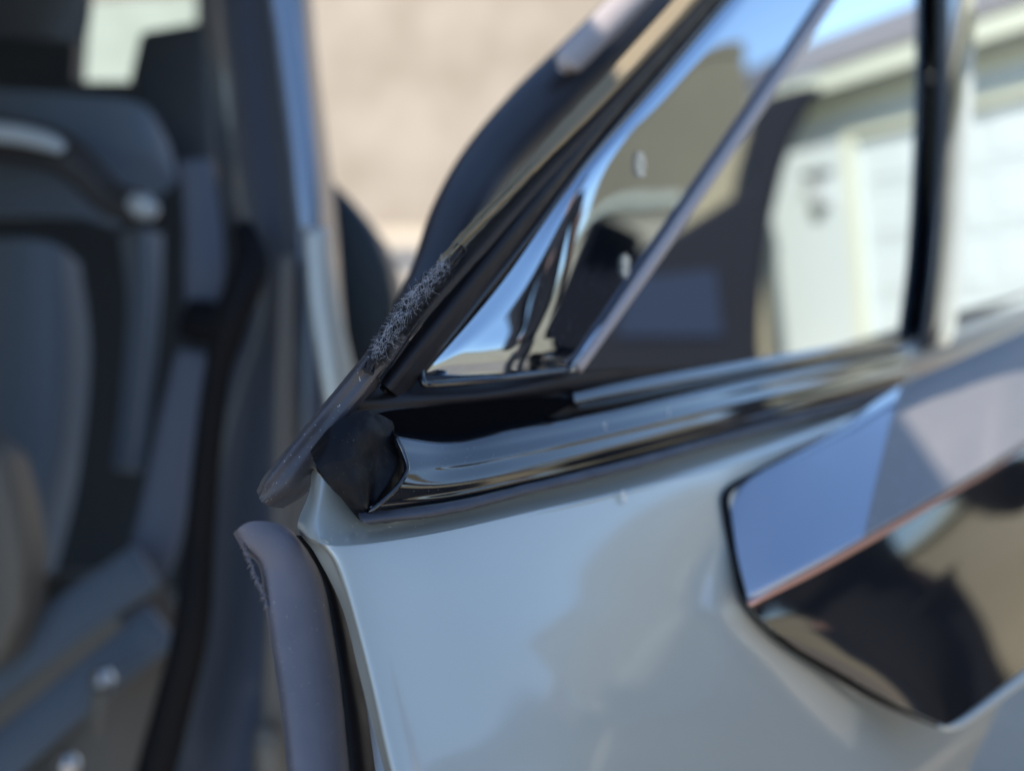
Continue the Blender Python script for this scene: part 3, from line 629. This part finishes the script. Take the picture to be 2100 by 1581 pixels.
# beige house straight behind
bh = empty('beige_house', (-3, 37, 0)); tag(bh, 'large beige stucco house standing behind the open door', 'house')
ang = R(-24)
bx, by = Vector((math.cos(ang), math.sin(ang), 0)), Vector((-math.sin(ang), math.cos(ang), 0))
def bb(name, m, x0, x1, y0, y1, z0, z1, par=None):
    b = bmesh.new(); obox(b, Vector((-3, 36, 0)), bx, by, Z_, x0, x1, y0, y1, z0, z1); return link(name, b, m, par or bh, False)
bb('wall', M['stucco'], -14, 22, 0, 10, 0, 9.6)
bb('base_course', M['concrete'], -14.1, 22.1, -.08, 0, 0, .5)
bb('parapet', M['stucco'], -14.15, 22.15, -.15, 10.15, 9.6, 10)
gh = empty('pale_green_house', (-7, 17, 0)); tag(gh, 'pale green rendered wall of a small house, seen through the cabin at top left', 'house')
b = bmesh.new(); box(b, (-9, 17, 0), (-5.2, 21, 5.4)); link('wall', b, mat('pale_green_render', (.30, .34, .28), .9, col2=(.34, .38, .32), nscale=2), gh, False)
b = bmesh.new(); box(b, (-9.2, 16.8, 5.4), (-5, 21.2, 5.55)); link('roof', b, M['shingle'], gh, False)
# dark vehicle parked opposite, reflected in the glass
VD = 2.3
vo = G.refl(1450, 500, VD); vn = (vo - G(1450, 500)); vn.z = 0; vn.normalize()
def vp(x, y):
    p = G(x, y); d = (p - CAM).normalized(); d = d - 2 * d.dot(G.n) * G.n
    return p + d * ((vo - p).dot(vn) / d.dot(vn))
van = empty('dark_van', Vector((vo.x, vo.y, 0))); tag(van, 'dark van with a curved rear, reflected in the glass of the door', 'van')
outl = [vp(*q) for q in ((1095, 730), (1115, 640), (1160, 530), (1205, 430), (1238, 425), (1236, 520), (1246, 575), (1310, 520), (1380, 480), (1470, 425), (1545, 375), (1535, 290), (1548, 225), (1580, 195), (1640, 178), (1692, 172), (1672, 205), (1630, 280), (1606, 355), (1586, 440), (1571, 540), (1562, 640), (1560, 700))]
lowz = .32
outl += [Vector((outl[-1].x, outl[-1].y, lowz)), Vector((outl[0].x, outl[0].y, lowz))]
b = bmesh.new(); prism(b, outl, vn * 1.7); bevel(link('body', b, mat('dark_grey_van_paint', (.010, .011, .016), .8, spec=.15), van, False), .02, 3)
b = bmesh.new(); prism(b, [vp(*q) - vn * .012 for q in ((1300, 570), (1470, 552), (1484, 690), (1262, 690))], vn * .01); link('side_panel', b, mat('blue_grey_panel', (.012, .02, .042), .7, spec=.2), van, False)
vx = Vector((-vn.y, vn.x, 0)); vx = vx if vx.dot(outl[0] - outl[-3]) > 0 else -vx
for e in (outl[-2], outl[-1]):
    for dd in (.05, 1.5):
        c = Vector((e.x, e.y, .33)) + (outl[-1] - outl[-2]) * (.18 if e is outl[-2] else -.18) + vn * dd
        b = bmesh.new(); tube(b, [c, c + vn * .2], .33, 32, n=1, ref=Vector((0, 0, 1))); wh = link('tyre', b, M['black'], van)
        b = bmesh.new(); tube(b, [c - vn * .01, c + vn * .03], .2, 24, n=1, ref=Vector((0, 0, 1))); link('rim', b, M['steel'], wh)

fw = empty('cream_wall', (4.6, -1, 0)); tag(fw, 'long cream garden wall with a flat coping, reflected in the black grip', 'wall')
b = bmesh.new(); box(b, (4.6, -7, 0), (4.8, 2.6, 1.42)); link('wall', b, M['creamwall'], fw, False)
b = bmesh.new(); box(b, (4.54, -7.05, 1.42), (4.86, 2.65, 1.47)); link('coping', b, M['cream'], fw, False)

# ------------------------------------------------------------------ person standing in front of the car side, seen only as reflections
def skinned(name, verts, edges, m, parent, subd=2):
    """verts: (forward, side, up, radius) in the person's own axes"""
    me = bpy.data.meshes.new(name)
    me.from_pydata([PO + PF * v[0] + PS * v[1] + Z_ * v[2] for v in verts], edges, []); me.materials.append(m)
    o = bpy.data.objects.new(name, me); C.objects.link(o); o.parent = parent; o.matrix_parent_inverse = parent.matrix_world.inverted()
    sm = o.modifiers.new('skin', 'SKIN'); sm.use_smooth_shade = True
    for i_, v in enumerate(verts):
        sv = me.skin_vertices[0].data[i_]; r_ = v[3]; sv.radius = r_ if isinstance(r_, tuple) else (r_, r_); sv.use_root = (i_ == 0)
    sb = o.modifiers.new('subd', 'SUBSURF'); sb.levels = subd; sb.render_levels = subd
    return o
PO = Vector((1.66, .47, 0)); PF = Vector((-1, -.08, 0)).normalized(); PS = Vector((-PF.y, PF.x, 0))
if PS.y < 0: PS = -PS
per = empty('person', PO); tag(per, 'person in long dark coat and cap holding a phone, reflected in the black grip', 'person')
skin_m = mat('skin', (.42, .25, .18), .5); cloth = mat('charcoal_cloth', (.018, .018, .022), .9, bump=.001, bscale=120); jean = mat('dark_trousers', (.02, .022, .03), .9)
V = [(0, 0, .95, (.15, .11)), (0, 0, 1.12, (.14, .10)), (0, 0, 1.30, (.17, .11)), (0, 0, 1.42, (.12, .09)), (.01, 0, 1.50, .055), (.03, 0, 1.57, .075), (.03, 0, 1.65, .095), (.02, 0, 1.72, .075)]
E = [(i_, i_ + 1) for i_ in range(7)]
def chain(par, pts):
    for p in pts: V.append(p); E.append((par, len(V) - 1)); par = len(V) - 1
    return par
chain(5, [(.115, 0, 1.60, .016), (.135, 0, 1.59, .012)])                 # nose
for sg in (-1, 1): chain(6, [(.02, sg * .095, 1.63, .02), (.0, sg * .112, 1.64, .016)])    # ears
for sg in (-1, 1):
    chain(0, [(0, sg * .10, .86, .09), (.02, sg * .11, .50, .06), (.0, sg * .12, .12, .042), (.03, sg * .12, .05, .045), (.15, sg * .125, .035, .03)])
def arm(sg, sh, el, wr):
    a_ = chain(3, [(0, sg * .10, 1.42, .06), (*sh, .05), (*el, .042), (*wr, .028)])
    wv, ev = Vector(wr), Vector(el); d_ = (wv - ev).normalized(); up_ = Vector((0, 0, 1)); si = d_.cross(up_).normalized()
    pm = wv + d_ * .05; pa = chain(a_, [(*pm, (.042, .02))])
    for k_, (off, ln) in enumerate(((-.030, .062), (-.010, .074), (.010, .070), (.030, .056))):
        b0 = pm + d_ * .04 + si * off; b1 = b0 + d_ * ln * .5 - up_ * .012; b2 = b1 + d_ * ln * .3 - up_ * .028
        chain(pa, [(*b0, .010), (*b1, .009), (*b2, .008)])
    t0 = pm + si * -.045 + up_ * .012; t1 = t0 + d_ * .035 + up_ * .012; chain(pa, [(*t0, .012), (*t1, .010)])
    return pm, d_
h1 = arm(1, (.02, .20, 1.36), (.05, .34, 1.00), (.20, .28, 1.16))
h2 = arm(-1, (.02, -.20, 1.36), (.10, -.26, 1.08), (.30, -.10, 1.22))
skinned('body', V, E, skin_m, per)
hv = [(0, 0, .52, (.24, .16)), (0, 0, 1.12, (.175, .13)), (0, 0, 1.30, (.20, .135)), (0, 0, 1.43, (.14, .10)), (0, 0, 1.49, (.08, .075)),
      (0, .12, 1.42, .08), (.02, .21, 1.35, .07), (.05, .345, 1.00, .062), (.18, .285, 1.14, .045), (0, -.12, 1.42, .08), (.02, -.21, 1.35, .07), (.10, -.265, 1.08, .062), (.28, -.115, 1.20, .045)]
skinned('hooded_coat', hv, [(0, 1), (1, 2), (2, 3), (3, 4), (3, 5), (5, 6), (6, 7), (7, 8), (3, 9), (9, 10), (10, 11), (11, 12)], cloth, per)
tv = [(0, 0, 1.0, (.165, .125)), (0, .10, .85, .10), (.02, .115, .50, .078), (0, .12, .10, .062), (0, -.10, .85, .10), (.02, -.115, .50, .078), (0, -.12, .10, .062)]
skinned('trousers', tv, [(0, 1), (1, 2), (2, 3), (0, 4), (4, 5), (5, 6)], jean, per)
bm = bmesh.new(); bmesh.ops.create_uvsphere(bm, u_segments=24, v_segments=12, radius=1)
bmesh.ops.delete(bm, geom=[v for v in bm.verts if v.co.z < -.05], context='VERTS')
for v in bm.verts: v.co = PO + PF * (.02 + v.co.x * .112) + PS * (v.co.y * .098) + Z_ * (1.66 + v.co.z * .11)
link('cap', bm, cloth, per)
bm = bmesh.new(); prism(bm, [PO + PF * x + PS * y + Z_ * z for x, y, z in ((.10, -.07, 1.665), (.17, -.06, 1.655), (.195, 0, 1.65), (.17, .06, 1.655), (.10, .07, 1.665))], Z_ * .008); link('cap_peak', bm, cloth, per)
ph = empty('phone', PO + PF * .36 + Z_ * 1.2); tag(ph, 'slim black phone held in the hand of the person in the long dark coat', 'phone')
pc = PO + PF * .40 + PS * -.03 + Z_ * 1.235
bm = bmesh.new(); obox(bm, pc, PF, PS, Z_, -.004, .004, -.075, .075, -.036, .036); bevel(link('case', bm, M['matte'], ph, False), .003, 3)
bm = bmesh.new(); obox(bm, pc, PF, PS, Z_, -.0055, -.0042, -.07, .07, -.032, .032); link('screen', bm, M['gloss'], ph, False)
bm = bmesh.new(); tube(bm, [pc + PF * .004 + PS * .05 + Z_ * .015, pc + PF * .0065 + PS * .05 + Z_ * .015], .011, 20, n=1); link('lens', bm, M['gloss'], ph)
